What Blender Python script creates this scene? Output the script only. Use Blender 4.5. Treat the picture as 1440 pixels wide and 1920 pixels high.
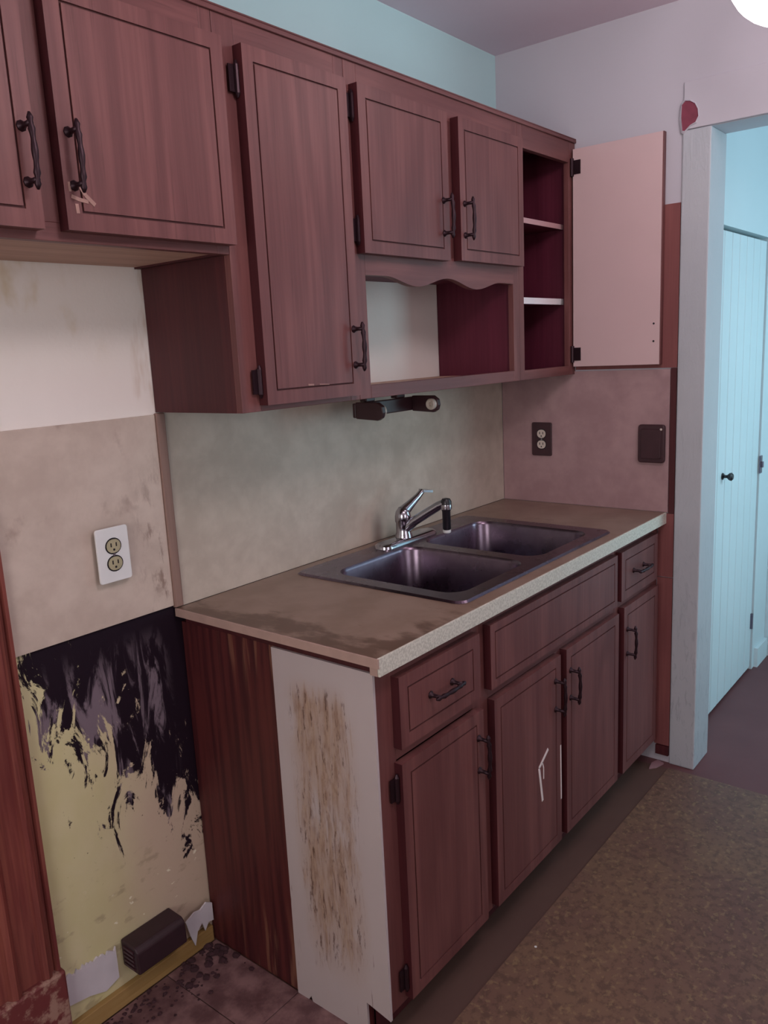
import bpy, bmesh, math, random
from mathutils import Matrix, Vector

random.seed(7)
S = bpy.context.scene
for o in list(bpy.data.objects):
    bpy.data.objects.remove(o)
COL = S.collection

# ------------------------------------------------------------------ camera
cam_d = bpy.data.cameras.new('camera')
cam = bpy.data.objects.new('camera', cam_d)
COL.objects.link(cam)
RT = Vector((0.62299637, -0.78073006, -0.04833323))
UP = Vector((0.1823931, 0.08490165, 0.9795532))
FW = Vector((0.76066305, 0.61907374, -0.1952932))
M = Matrix((RT, UP, -FW)).transposed().to_4x4()
M.translation = Vector((-1.14217, -1.58602, 1.49756))
cam.matrix_world = M
cam_d.sensor_fit = 'VERTICAL'
cam_d.sensor_height = 36.0
cam_d.lens = 1521.83 / 1920 * 36.0
cam_d.clip_start = 0.02
S.camera = cam

# ------------------------------------------------------------------ light and view
world = bpy.data.worlds.new('world')
S.world = world
world.use_nodes = True
world.node_tree.nodes['Background'].inputs[0].default_value = (0.75, 0.85, 1.0, 1)
world.node_tree.nodes['Background'].inputs[1].default_value = 0.8
S.view_settings.view_transform = 'Standard'
S.view_settings.look = 'None'
S.view_settings.gamma = 1.0
S.view_settings.use_curve_mapping = False
S.view_settings.exposure = 0.5


def area(name, loc, direction, sx, sy, power, col):
    d = bpy.data.lights.new(name, 'AREA')
    d.shape = 'RECTANGLE'
    d.size, d.size_y = sx, sy
    d.energy = power
    d.color = col
    o = bpy.data.objects.new(name, d)
    o.location = loc
    o.rotation_euler = Vector(direction).to_track_quat('-Z', 'Y').to_euler()
    COL.objects.link(o)
    return o


# daylight entering at the windows of the room (see window_1..3 below)
area('window_daylight_front', (-0.35, -3.22, 1.5), (0, 1, 0), 1.3, 1.15, 5.5, (1.0, 0.90, 0.90))
area('window_daylight_left', (-2.52, -1.3, 1.45), (1, 0, 0), 1.2, 1.1, 14, (1.0, 0.92, 0.88))
area('window_daylight_hall', (2.27, -2.22, 1.35), (0, 1, 0), 0.75, 1.5, 11, (0.58, 0.90, 1.0))

# ------------------------------------------------------------------ geometry helpers
WLOC = {}


def wloc(o):
    return WLOC.get(o.name, Vector((0, 0, 0)))


def add_box(bm, x0, x1, y0, y1, z0, z1):
    xs, ys, zs = sorted((x0, x1)), sorted((y0, y1)), sorted((z0, z1))
    v = [bm.verts.new((x, y, z)) for z in zs for y in ys for x in xs]
    for f in ((0, 2, 3, 1), (4, 5, 7, 6), (0, 1, 5, 4), (2, 6, 7, 3), (0, 4, 6, 2), (1, 3, 7, 5)):
        bm.faces.new([v[i] for i in f])
    return bm


def bx(*a):
    return add_box(bmesh.new(), *a)


def add_tube(bm, pts, rads, seg=10, cap=True):
    pts = [Vector(p) for p in pts]
    n = len(pts)
    if not isinstance(rads, (list, tuple)):
        rads = [rads] * n
    rings = []
    ref = None
    for i, p in enumerate(pts):
        t = (pts[min(i + 1, n - 1)] - pts[max(i - 1, 0)]).normalized()
        if ref is None:
            ref = Vector((0, 0, 1)) if abs(t.z) < 0.9 else Vector((1, 0, 0))
        a = t.cross(ref).normalized()
        b = t.cross(a).normalized()
        ref = b.cross(t) if False else ref
        rings.append([bm.verts.new(p + rads[i] * (math.cos(2 * math.pi * k / seg) * a + math.sin(2 * math.pi * k / seg) * b)) for k in range(seg)])
    for i in range(n - 1):
        for k in range(seg):
            bm.faces.new((rings[i][k], rings[i][(k + 1) % seg], rings[i + 1][(k + 1) % seg], rings[i + 1][k]))
    if cap:
        bm.faces.new(list(reversed(rings[0])))
        bm.faces.new(rings[-1])
    return bm


def add_lathe(bm, c, axis, prof, seg=24):
    """prof: list of (radius, height along axis)"""
    ax = Vector(axis).normalized()
    r0 = Vector((1, 0, 0)) if abs(ax.x) < 0.9 else Vector((0, 1, 0))
    a = ax.cross(r0).normalized()
    b = ax.cross(a)
    c = Vector(c)
    rings = []
    for r, h in prof:
        rings.append([bm.verts.new(c + ax * h + max(r, 1e-4) * (math.cos(2 * math.pi * k / seg) * a + math.sin(2 * math.pi * k / seg) * b)) for k in range(seg)])
    for i in range(len(prof) - 1):
        for k in range(seg):
            bm.faces.new((rings[i][k], rings[i][(k + 1) % seg], rings[i + 1][(k + 1) % seg], rings[i + 1][k]))
    bm.faces.new(list(reversed(rings[0])))
    bm.faces.new(rings[-1])
    return bm


def add_prism(bm, poly, d):
    """poly: list of 3D points (planar), extruded by vector d"""
    d = Vector(d)
    a = [bm.verts.new(Vector(p)) for p in poly]
    b = [bm.verts.new(Vector(p) + d) for p in poly]
    n = len(poly)
    bm.faces.new(a)
    bm.faces.new(list(reversed(b)))
    for i in range(n):
        bm.faces.new((a[i], b[i], b[(i + 1) % n], a[(i + 1) % n]))
    return bm


def link(name, me, parent, org):
    o = bpy.data.objects.new(name, me)
    COL.objects.link(o)
    WLOC[o.name] = Vector(org)
    if parent is not None:
        o.parent = parent
        o.location = Vector(org) - wloc(parent)
    else:
        o.location = org
    return o


def obj(name, bm, mat, parent=None, bevel=0.0, smooth=False, mats=None, kind=None):
    bmesh.ops.recalc_face_normals(bm, faces=bm.faces)
    lo = Vector([min(v.co[i] for v in bm.verts) for i in range(3)])
    hi = Vector([max(v.co[i] for v in bm.verts) for i in range(3)])
    org = Vector(((lo.x + hi.x) / 2, (lo.y + hi.y) / 2, lo.z))
    bmesh.ops.translate(bm, verts=bm.verts, vec=-org)
    me = bpy.data.meshes.new(name)
    if smooth:
        for f in bm.faces:
            f.smooth = True
    bm.to_mesh(me)
    bm.free()
    me.materials.append(mat)
    for m in (mats or []):
        me.materials.append(m)
    o = link(name, me, parent, org)
    if bevel:
        b = o.modifiers.new('bevel', 'BEVEL')
        b.width = bevel
        b.segments = 2
        b.limit_method = 'ANGLE'
    if smooth:
        me.set_sharp_from_angle(angle=math.radians(40))
    if kind:
        o['kind'] = kind
    return o


def thing(name, label, cat, loc, group=None):
    o = bpy.data.objects.new(name, None)
    o.empty_display_size = 0.05
    COL.objects.link(o)
    o.location = loc
    WLOC[o.name] = Vector(loc)
    o['label'] = label
    o['category'] = cat
    if group:
        o['group'] = group
    return o


def tag(o, label, cat, group=None):
    o['label'] = label
    o['category'] = cat
    if group:
        o['group'] = group
    return o


# ------------------------------------------------------------------ material helpers
class Mat:
    def __init__(self, name, rough=0.6, metal=0.0, spec=0.5):
        self.m = bpy.data.materials.new(name)
        self.m.use_nodes = True
        self.t = self.m.node_tree
        self.b = self.t.nodes['Principled BSDF']
        self.b.inputs['Roughness'].default_value = rough
        self.b.inputs['Metallic'].default_value = metal
        self.b.inputs['Specular IOR Level'].default_value = spec
        self._pos = None

    def n(self, kind):
        return self.t.nodes.new(kind)

    def put(self, sock, v):
        if isinstance(v, bpy.types.NodeSocket):
            self.t.links.new(v, sock)
        else:
            if sock.type == 'RGBA' and len(v) == 3:
                v = (*v, 1)
            sock.default_value = v

    def pos(self):
        if self._pos is None:
            self._pos = self.n('ShaderNodeNewGeometry').outputs['Position']
        return self._pos

    def xyz(self):
        s = self.n('ShaderNodeSeparateXYZ')
        self.put(s.inputs[0], self.pos())
        return s.outputs

    def vec(self, scale, add=None):
        k = self.n('ShaderNodeVectorMath')
        k.operation = 'MULTIPLY'
        self.put(k.inputs[0], self.pos())
        k.inputs[1].default_value = scale
        out = k.outputs[0]
        if add is not None:
            a = self.n('ShaderNodeVectorMath')
            a.operation = 'ADD'
            self.put(a.inputs[0], out)
            self.put(a.inputs[1], add)
            out = a.outputs[0]
        return out

    def rnd(self, k=7.0):
        i = self.n('ShaderNodeObjectInfo')
        return self.math('MULTIPLY', i.outputs['Random'], k)

    def noise(self, vec, scale=1.0, detail=4.0, rough=0.55, dist=0.0):
        k = self.n('ShaderNodeTexNoise')
        self.put(k.inputs['Vector'], vec)
        k.inputs['Scale'].default_value = scale
        k.inputs['Detail'].default_value = detail
        k.inputs['Roughness'].default_value = rough
        k.inputs['Distortion'].default_value = dist
        return k.outputs[0]

    def math(self, op, a, b=0.0, c=None):
        k = self.n('ShaderNodeMath')
        k.operation = op
        self.put(k.inputs[0], a)
        self.put(k.inputs[1], b)
        if c is not None:
            self.put(k.inputs[2], c)
        return k.outputs[0]

    def step(self, v, lo, hi):
        k = self.n('ShaderNodeMapRange')
        k.interpolation_type = 'SMOOTHSTEP'
        self.put(k.inputs[0], v)
        self.put(k.inputs[1], lo)
        self.put(k.inputs[2], hi)
        return k.outputs[0]

    def mul(self, *a):
        r = a[0]
        for x in a[1:]:
            r = self.math('MULTIPLY', r, x)
        return r

    def mix(self, f, a, b):
        k = self.n('ShaderNodeMix')
        k.data_type = 'RGBA'
        self.put(k.inputs[0], f)
        self.put(k.inputs[6], a)
        self.put(k.inputs[7], b)
        return k.outputs[2]

    def color(self, c):
        self.put(self.b.inputs['Base Color'], c)
        return self

    def bump(self, h, strength=0.3, dist=0.01):
        k = self.n('ShaderNodeBump')
        k.inputs['Strength'].default_value = strength
        k.inputs['Distance'].default_value = dist
        self.put(k.inputs['Height'], h)
        self.put(self.b.inputs['Normal'], k.outputs[0])
        return self


def plain(name, c, rough=0.6, metal=0.0, var=0.12, scale=30.0, spec=0.5):
    k = Mat(name, rough, metal, spec)
    n = k.noise(k.pos(), scale, 3)
    d = tuple(x * (1 - var) for x in c)
    l = tuple(min(1, x * (1 + var)) for x in c)
    k.color(k.mix(n, d, l))
    return k.m


def wood(name, dark, mid, light, rough=0.45, axis='z', spec=0.4, cath=38.0):
    k = Mat(name, rough, 0, spec)
    r = k.rnd(11.0)
    sc_f = {'z': (90, 90, 3.0), 'x': (3.0, 90, 90)}[axis]
    sc_c = {'z': (5.5, 5.5, 0.55), 'x': (0.55, 5.5, 5.5)}[axis]
    fine = k.noise(k.vec(sc_f, r), 1, 4, 0.6)
    broad = k.noise(k.vec(sc_c, r), 1, 1.5, 0.4, 0.3)
    rings = k.math('SINE', k.math('MULTIPLY', broad, cath))
    rings = k.step(rings, -0.6, 1.0)
    patch = k.noise(k.vec((3, 3, 1.5), r), 1, 2)
    c = k.mix(k.step(fine, 0.3, 0.7), mid, light)
    c = k.mix(k.mul(rings, 0.34), c, dark)
    c = k.mix(k.mul(k.step(patch, 0.45, 0.75), 0.35), c, dark)
    pores = k.step(k.noise(k.vec(tuple(v * 2.2 for v in sc_f), r), 1, 2), 0.62, 0.72)
    c = k.mix(k.mul(pores, 0.35), c, dark)
    k.color(c)
    k.bump(fine, 0.12, 0.002)
    return k.m


M_oak = wood('stained_oak', (0.075, 0.021, 0.023), (0.150, 0.053, 0.052), (0.190, 0.072, 0.067))
M_oak_h = wood('stained_oak_rail', (0.075, 0.021, 0.023), (0.150, 0.053, 0.052), (0.190, 0.072, 0.067), axis='x')
M_side = wood('dark_veneer_and_edge_shade', (0.036, 0.006, 0.009), (0.060, 0.010, 0.014), (0.078, 0.015, 0.018), 0.5)
M_inside = wood('wine_red_interior', (0.075, 0.008, 0.022), (0.11, 0.012, 0.032), (0.13, 0.018, 0.04), 0.6)
M_under = wood('raw_cabinet_underside', (0.36, 0.21, 0.16), (0.54, 0.35, 0.27), (0.62, 0.42, 0.33), 0.7, axis='x')
M_casing = wood('varnished_casing', (0.045, 0.010, 0.016), (0.19, 0.045, 0.040), (0.30, 0.095, 0.07), 0.3)
M_board = wood('red_brown_board', (0.15, 0.045, 0.048), (0.21, 0.068, 0.066), (0.25, 0.085, 0.08), 0.6)
M_bronze = plain('dark_bronze', (0.030, 0.012, 0.018), 0.42, 0.6)
M_groove = plain('groove_dark', (0.085, 0.027, 0.028), 0.8)
M_melamine = plain('pink_white_melamine', (0.64, 0.47, 0.47), 0.5, var=0.05, scale=5)
M_shelfw = plain('white_shelf_edge', (0.80, 0.78, 0.80), 0.5, var=0.03)
M_shelfp = plain('pinkish_shelf_edge', (0.50, 0.30, 0.31), 0.5, var=0.05)
M_chrome = plain('worn_chrome', (0.42, 0.41, 0.45), 0.16, 1.0, var=0.25)
M_black = plain('black_plastic', (0.012, 0.010, 0.014), 0.35)
M_whitep = plain('white_plastic', (0.78, 0.80, 0.80), 0.4, var=0.04)
M_cream = plain('cream_plastic', (0.62, 0.55, 0.48), 0.45, var=0.1)
M_brownp = plain('dark_brown_plastic', (0.045, 0.016, 0.022), 0.35, var=0.3)
M_scratch = plain('bare_scratch', (0.80, 0.70, 0.68), 0.7)
M_glass = Mat('window_glass', 0.05)
M_glass.b.inputs['Transmission Weight'].default_value = 1.0
M_glass = M_glass.m


def paint(name, c, var=0.06, rough=0.65, bump=0.08):
    k = Mat(name, rough, 0, 0.3)
    n = k.noise(k.pos(), 2.2, 4)
    k.color(k.mix(n, tuple(x * (1 - var) for x in c), tuple(min(1, x * (1 + var)) for x in c)))
    k.bump(k.noise(k.pos(), 60, 3), bump, 0.003)
    return k.m


M_ceil = paint('mauve_grey_ceiling', (0.74, 0.62, 0.70))
M_endw = paint('lilac_grey_wall', (0.52, 0.51, 0.56))
M_hallw = paint('pale_blue_white', (0.60, 0.72, 0.76))
M_room = paint('room_wall', (0.62, 0.55, 0.57))

# painted post with crackled paint near the foot
k = Mat('crackled_white_paint', 0.5, 0, 0.4)
z = k.xyz()
crack = k.noise(k.vec((60, 60, 14)), 1, 5, 0.65, 1.2)
low = k.step(z[2], 1.2, 0.1)
ck = k.mul(k.step(crack, 0.54, 0.64), low)
base = k.mix(k.noise(k.pos(), 4, 3), (0.42, 0.46, 0.50), (0.50, 0.53, 0.56))
k.color(k.mix(k.mul(ck, 0.55), base, (0.30, 0.33, 0.37)))
k.bump(crack, 0.5, 0.004)
M_post = k.m

# back wall: paint colours by region, cyan light cast painted above the cabinets, grease and stains with shapes of their own
k = Mat('old_back_wall_paint', 0.7, 0, 0.25)
X, Y, Z = k.xyz()
white = k.mix(k.noise(k.pos(), 3, 4), (0.82, 0.78, 0.73), (0.92, 0.89, 0.84))
st = k.mul(k.step(k.noise(k.vec((9, 9, 5)), 1, 4), 0.5, 0.72), k.step(Z, 1.44, 1.60), k.step(X, -0.08, -0.2))
white = k.mix(k.mul(st, 0.8), white, (0.62, 0.50, 0.30))
st2 = k.mul(k.step(k.noise(k.vec((22, 22, 5)), 1, 3), 0.52, 0.7), k.step(X, -0.09, -0.01), k.step(X, 0.02, 0.0))
white = k.mix(k.mul(st2, 0.6), white, (0.50, 0.34, 0.22))
cyan_cast = k.mix(k.noise(k.pos(), 2, 3), (0.44, 0.67, 0.69), (0.51, 0.74, 0.76))
c = k.mix(k.step(Z, 2.10, 2.12), white, cyan_cast)
yel = k.mix(k.step(k.noise(k.vec((5, 5, 3)), 1, 4), 0.35, 0.65), (0.60, 0.57, 0.30), (0.66, 0.62, 0.38))
yel = k.mix(k.step(k.math('ADD', X, k.mul(k.noise(k.vec((5, 5, 5)), 1, 3), 0.2)), -0.25, 0.02), yel, (0.56, 0.45, 0.34))
band = k.mul(k.step(k.noise(k.vec((16, 16, 30)), 1, 4), 0.56, 0.68), k.step(Z, 0.42, 0.30))
yel = k.mix(k.mul(band, 0.5), yel, (0.30, 0.23, 0.15))
chips = k.mul(k.step(k.noise(k.vec((26, 26, 40), (3, 1, 5)), 1, 3), 0.66, 0.70), k.step(Z, 0.36, 0.26))
yel = k.mix(chips, yel, (0.80, 0.78, 0.62))
c = k.mix(k.step(Z, 0.93, 0.925), c, yel)
# grease streaks behind the missing stove
zb = k.math('ADD', k.math('MULTIPLY', X, -0.55), 0.45)
depth = k.math('DIVIDE', k.math('SUBTRACT', Z, zb), 0.26)
depth = k.math('MINIMUM', depth, 1.0)
right = k.step(X, -0.16, -0.02)
leftcut = k.step(X, -0.43, -0.30)
sn = k.noise(k.vec((17, 17, 6.5)), 1, 9, 0.70, 1.1)
drive = k.math('ADD', sn, k.math('MULTIPLY', depth, 0.17))
drive = k.math('ADD', drive, k.math('MULTIPLY', right, 0.08))
drive = k.math('ADD', drive, k.math('MULTIPLY', leftcut, 0.09))
gm = k.mul(k.step(drive, 0.60, 0.635), k.step(Z, 0.94, 0.925), k.step(depth, -1.1, -0.8))
g2 = k.step(k.noise(k.vec((20, 20, 5), (2, 7, 1)), 1, 8, 0.66, 1.0), 0.50, 0.60)
g2 = k.mul(g2, k.step(Z, 0.90, 0.78), k.step(X, -0.03, -0.09))
grease = k.mix(k.mul(g2, 0.8), (0.010, 0.003, 0.010), (0.24, 0.19, 0.23))
c = k.mix(gm, c, grease)
spk = k.mul(k.step(k.noise(k.vec((70, 70, 60)), 1, 2), 0.70, 0.73), k.step(Z, 0.30, 0.42), k.step(Z, 0.60, 0.5))
c = k.mix(k.mul(spk, 0.8), c, (0.03, 0.015, 0.02))
k.color(c)
k.bump(k.math('ADD', k.mul(gm, -0.6), k.noise(k.pos(), 25, 4)), 0.25, 0.004)
M_back = k.m


def laminate(name, a, b, stain, srange=None, smudge=None):
    k = Mat(name, 0.4, 0, 0.4)
    n1 = k.noise(k.pos(), 6, 6, 0.6, 0.4)
    n2 = k.noise(k.pos(), 26, 4)
    c = k.mix(k.step(k.math('ADD', k.mul(n1, 0.7), k.mul(n2, 0.3)), 0.36, 0.64), a, b)
    if srange:
        X, Y, Z = k.xyz()
        s = k.mul(k.step(k.noise(k.vec((34, 34, 12)), 1, 5, 0.65), 0.50, 0.66), k.step(X, srange[0], srange[1]), k.step(Z, 1.36, 1.10))
        s3 = k.mul(k.step(k.noise(k.vec((13, 13, 9), (5, 2, 8)), 1, 5), 0.60, 0.74), 0.6)
        c = k.mix(k.mul(k.math('MAXIMUM', s, s3), 0.75), c, stain)
    if smudge:
        X, Y, Z = k.xyz()
        q = k.mul(k.step(k.math('ABSOLUTE', k.math('SUBTRACT', X, smudge[0])), 0.045, 0.0), k.step(Z, smudge[1] + 0.09, smudge[1]))
        c = k.mix(k.mul(q, 0.75), c, stain)
    k.color(c)
    return k.m


M_lam_l = laminate('dirty_beige_panel', (0.52, 0.43, 0.365), (0.63, 0.535, 0.46), (0.20, 0.12, 0.09), (-0.13, -0.03))
M_lam_b = laminate('grey_beige_laminate', (0.47, 0.41, 0.34), (0.58, 0.515, 0.435), (0.13, 0.07, 0.06), smudge=(0.765, 0.945))
M_lam_e = laminate('laminate_in_pink_light', (0.34, 0.215, 0.225), (0.42, 0.28, 0.285), (0.2, 0.1, 0.1))  # same laminate, with pinker and dimmer light put into its colour

# worktop laminate
k = Mat('brown_worktop', 0.35, 0, 0.45)
X, Y, Z = k.xyz()
n1 = k.noise(k.pos(), 9, 5)
c = k.mix(k.step(n1, 0.35, 0.65), (0.225, 0.150, 0.110), (0.28, 0.195, 0.15))
n2 = k.noise(k.vec((14, 7, 7)), 1, 5, 0.6)
edge = k.math('MAXIMUM', k.step(X, 0.14, 0.0), k.mul(k.step(Y, -0.5, -0.63), k.step(X, 0.5, 0.1)))
c = k.mix(k.mul(k.step(k.math('ADD', n2, k.mul(edge, 0.30)), 0.64, 0.80), 0.75), c, (0.075, 0.032, 0.016))
k.color(c)
M_top = k.m

k = Mat('white_edge_band', 0.5)
n = k.noise(k.pos(), 180, 2)
k.color(k.mix(k.step(n, 0.4, 0.6), (0.52, 0.52, 0.45), (0.66, 0.66, 0.58)))
M_edge = k.m
M_edge_raw = plain('raw_tan_edge', (0.42, 0.29, 0.25), 0.7, var=0.15)

# white end panel with brown mould streaks
k = Mat('stained_white_panel', 0.5, 0, 0.4)
X, Y, Z = k.xyz()
c = k.mix(k.noise(k.vec((6, 6, 3)), 1, 4), (0.46, 0.40, 0.41), (0.54, 0.48, 0.48))
mid = k.math('ADD', -0.455, k.mul(k.math('SUBTRACT', k.noise(k.vec((1, 1, 5)), 1, 2), 0.5), 0.06))
dy = k.math('ABSOLUTE', k.math('SUBTRACT', Y, mid))
wid = k.step(dy, 0.115, 0.045)
hgt = k.mul(k.step(Z, 0.84, 0.76), k.step(Z, 0.05, 0.28))
sn = k.noise(k.vec((60, 60, 8)), 1, 7, 0.7, 0.5)
m1 = k.step(k.math('ADD', sn, k.mul(wid, hgt, 0.20)), 0.58, 0.80)
m1 = k.mul(m1, k.step(k.mul(wid, hgt), 0.02, 0.3))
fill = k.mul(wid, hgt, k.step(k.noise(k.vec((16, 16, 5), (3, 3, 3)), 1, 4), 0.30, 0.52))
c = k.mix(k.mul(fill, 0.55), c, (0.40, 0.27, 0.19))
c = k.mix(k.mul(m1, 0.70), c, k.mix(k.step(k.noise(k.vec((120, 120, 26)), 1, 5, 0.7), 0.38, 0.62), (0.42, 0.29, 0.20), (0.24, 0.13, 0.08)))
m2 = k.mul(k.step(k.noise(k.vec((95, 95, 16), (4, 4, 4)), 1, 5, 0.7), 0.56, 0.64), k.step(k.mul(wid, hgt), 0.15, 0.6))
c = k.mix(k.mul(m2, 0.8), c, (0.09, 0.04, 0.028))
m3 = k.mul(k.step(k.noise(k.vec((110, 110, 9), (9, 4, 4)), 1, 4), 0.66, 0.72), k.step(Z, 0.75, 0.4))
c = k.mix(k.mul(m3, 0.6), c, (0.16, 0.09, 0.08))
k.color(c)
M_endpanel = k.m

# dark base side with pale drip marks
k = Mat('dark_base_side', 0.5, 0, 0.4)
X, Y, Z = k.xyz()
n = k.noise(k.vec((50, 50, 2.5)), 1, 5)
c = k.mix(k.step(n, 0.35, 0.65), (0.052, 0.009, 0.012), (0.10, 0.020, 0.020))
dr = k.mul(k.step(k.noise(k.vec((42, 42, 2.2), (1, 0, 0)), 1, 3), 0.54, 0.64), k.step(Z, 0.70, 0.87), k.step(Y, -0.12, -0.2))
dr2 = k.mul(k.step(k.noise(k.vec((45, 45, 3.2), (7, 3, 0)), 1, 4), 0.50, 0.62), k.step(Z, 0.26, 0.08), k.step(Y, -0.08, -0.2))
c = k.mix(k.mul(k.math('MAXIMUM', dr, dr2), 0.6), c, (0.26, 0.12, 0.075))
k.color(c)
M_baseside = k.m

# floors
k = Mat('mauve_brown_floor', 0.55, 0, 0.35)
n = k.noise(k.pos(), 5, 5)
kit_shaded = k.mix(n, (0.085, 0.046, 0.040), (0.125, 0.070, 0.054))  # darker copy of the vinyl: toe-kick shadow painted along the cabinets
k.color(k.mix(k.step(k.xyz()[0], 1.49, 1.51), kit_shaded, k.mix(n, (0.105, 0.040, 0.046), (0.165, 0.070, 0.075))))
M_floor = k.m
k = Mat('mottled_vinyl', 0.5, 0, 0.4)
n1 = k.noise(k.pos(), 3.0, 4)
n2 = k.noise(k.pos(), 45, 5, 0.7)
c = k.mix(k.step(n1, 0.35, 0.65), (0.150, 0.080, 0.062), (0.185, 0.110, 0.070))
c = k.mix(k.mul(k.step(n2, 0.45, 0.62), 0.6), c, (0.080, 0.046, 0.034))
c = k.mix(k.mul(k.step(k.noise(k.vec((1, 1, 1), (5, 5, 5)), 70, 3), 0.57, 0.66), 0.55), c, (0.27, 0.185, 0.10))
k.color(c)
k.bump(n2, 0.1, 0.002)
M_vinyl = k.m
k = Mat('grimy_tile', 0.5, 0, 0.4)
n = k.noise(k.vec((1, 1, 1), k.rnd(5)), 14, 6, 0.65)
k.color(k.mix(k.step(n, 0.35, 0.7), (0.10, 0.048, 0.052), (0.24, 0.14, 0.14)))
M_tile = k.m

# stainless steel
k = Mat('stainless_steel', 0.30, 1.0)
n = k.noise(k.pos(), 40, 4)
k.color(k.mix(n, (0.16, 0.12, 0.16), (0.24, 0.19, 0.24)))
k.put(k.b.inputs['Roughness'], k.math('ADD', 0.20, k.mul(k.noise(k.pos(), 12, 3), 0.16)))
M_steel = k.m

# ------------------------------------------------------------------ room shell
H = 2.484
XE = 1.544
XL, YF = -2.6, -3.3


def struct(name, bm, mat, parent=None, **kw):
    o = obj(name, bm, mat, parent, **kw)
    if parent is None:
        o['kind'] = 'structure'
    return o


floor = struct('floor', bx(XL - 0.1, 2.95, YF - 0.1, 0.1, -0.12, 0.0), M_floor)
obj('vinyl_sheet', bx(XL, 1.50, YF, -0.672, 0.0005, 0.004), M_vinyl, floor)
struct('ceiling', bx(XL - 0.1, 2.95, YF - 0.1, 0.1, H, H + 0.1), M_ceil)
struct('wall_back', bx(XL - 0.1, XE + 0.005, 0.0, 0.1, 0.0, H), M_back)

bm = bmesh.new()                                   # end wall with the cased opening to the hall
add_box(bm, XE, 1.685, 0.1, -0.662, 0, H)
add_box(bm, XE, 1.685, -0.662, -1.75, 2.112, H)
add_box(bm, XE, 1.685, -1.75, YF, 0, H)
wall_end = struct('wall_end', bm, M_endw)

bm = bmesh.new()                                   # left wall with window opening
add_box(bm, XL - 0.1, XL, 0.0, -0.6, 0, H)
add_box(bm, XL - 0.1, XL, -2.0, YF, 0, H)
add_box(bm, XL - 0.1, XL, -0.6, -2.0, 0, 0.85)
add_box(bm, XL - 0.1, XL, -0.6, -2.0, 2.05, H)
struct('wall_left', bm, M_room)
bm = bmesh.new()                                   # wall behind the camera with window opening
add_box(bm, XL, -1.05, YF - 0.1, YF, 0, H)
add_box(bm, 0.35, XE, YF - 0.1, YF, 0, H)
add_box(bm, -1.05, 0.35, YF - 0.1, YF, 0, 0.9)
add_box(bm, -1.05, 0.35, YF - 0.1, YF, 2.1, H)
struct('wall_front', bm, M_room)


def window(name, ax, fixed, a0, a1, z0, z1):
    t = bpy.data.objects.new(name, None)
    COL.objects.link(t)
    t['kind'] = 'structure'

    def B(bm, u0, u1, v0, v1, d0, d1):
        if ax == 'y':
            add_box(bm, u0, u1, fixed + d0, fixed + d1, v0, v1)
        else:
            add_box(bm, fixed + d0, fixed + d1, u0, u1, v0, v1)
    w = 0.06
    bm = bmesh.new()
    B(bm, a0, a1, z0, z0 + w, -0.08, -0.02)
    B(bm, a0, a1, z1 - w, z1, -0.08, -0.02)
    B(bm, a0, a0 + w, z0 + w, z1 - w, -0.08, -0.02)
    B(bm, a1 - w, a1, z0 + w, z1 - w, -0.08, -0.02)
    B(bm, a0 + w, a1 - w, (z0 + z1) / 2 - 0.02, (z0 + z1) / 2 + 0.02, -0.07, -0.03)
    obj('window_frame', bm, M_hallw, t)
    for q in (0, 1):
        zz0, zz1 = (z0 + w, (z0 + z1) / 2 - 0.02) if q == 0 else ((z0 + z1) / 2 + 0.02, z1 - w)
        bm = bmesh.new()
        B(bm, a0 + w, a1 - w, zz0, zz1, -0.052, -0.048)
        obj('pane', bm, M_glass, t)
    return t


window('window_1', 'y', YF, -1.05, 0.35, 0.9, 2.1)
window('window_2', 'x', XL, -2.0, -0.6, 0.85, 2.05)

# hall beyond the opening
bm = bmesh.new()
add_box(bm, 1.685, 1.80, -0.668, -0.56, 0, H)
add_box(bm, 2.565, 2.77, -0.668, -0.56, 0, H)
add_box(bm, 1.80, 2.565, -0.668, -0.56, 1.872, H)
add_box(bm, 1.685, 2.77, -0.56, -0.50, 0, H)
wall_hall = struct('wall_hall_left', bm, M_hallw)
struct('wall_hall_end', bx(2.772, 2.87, -0.5, -2.3, 0, H), M_hallw)
bm = bmesh.new()
add_box(bm, 1.685, 1.88, -2.4, -2.3, 0, H)
add_box(bm, 2.66, 2.87, -2.4, -2.3, 0, H)
add_box(bm, 1.88, 2.66, -2.4, -2.3, 2.1, H)
add_box(bm, 1.88, 2.66, -2.4, -2.3, 0, 0.55)
struct('wall_hall_front', bm, M_hallw)
window('window_3', 'y', -2.3, 1.88, 2.66, 0.55, 2.1)

door = bpy.data.objects.new('door_1', None)
COL.objects.link(door)
door['kind'] = 'structure'
door.location = (2.18, -0.66, 0)
WLOC['door_1'] = Vector(door.location)
x = 1.806
while x < 2.555:
    w_ = min(0.0935, 2.560 - x)
    obj('plank', bx(x, x + w_ - 0.003, -0.662, -0.630, 0.012, 1.858), M_hallw, door, bevel=0.004)
    x += 0.0945
bm = bmesh.new()
add_lathe(bm, (2.052, -0.662, 0.962), (0, -1, 0), [(0.013, 0), (0.013, 0.004), (0.006, 0.008), (0.006, 0.018), (0.014, 0.026), (0.016, 0.034), (0.010, 0.040)], 16)
obj('door_knob', bm, M_black, door, smooth=True)
bm = bx(2.552, 2.580, -0.668, -0.674, 0.90, 0.975)
add_box(bm, 2.56, 2.572, -0.674, -0.682, 0.925, 0.95)
obj('latch_plate', bm, M_steel, door)
obj('hinge', bx(2.536, 2.546, -0.662, -0.672, 0.20, 0.27), M_steel, door)
struct('baseboard_hall', bx(2.60, 2.765, -0.6685, -0.684, 0.0, 0.09), M_hallw)

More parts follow.
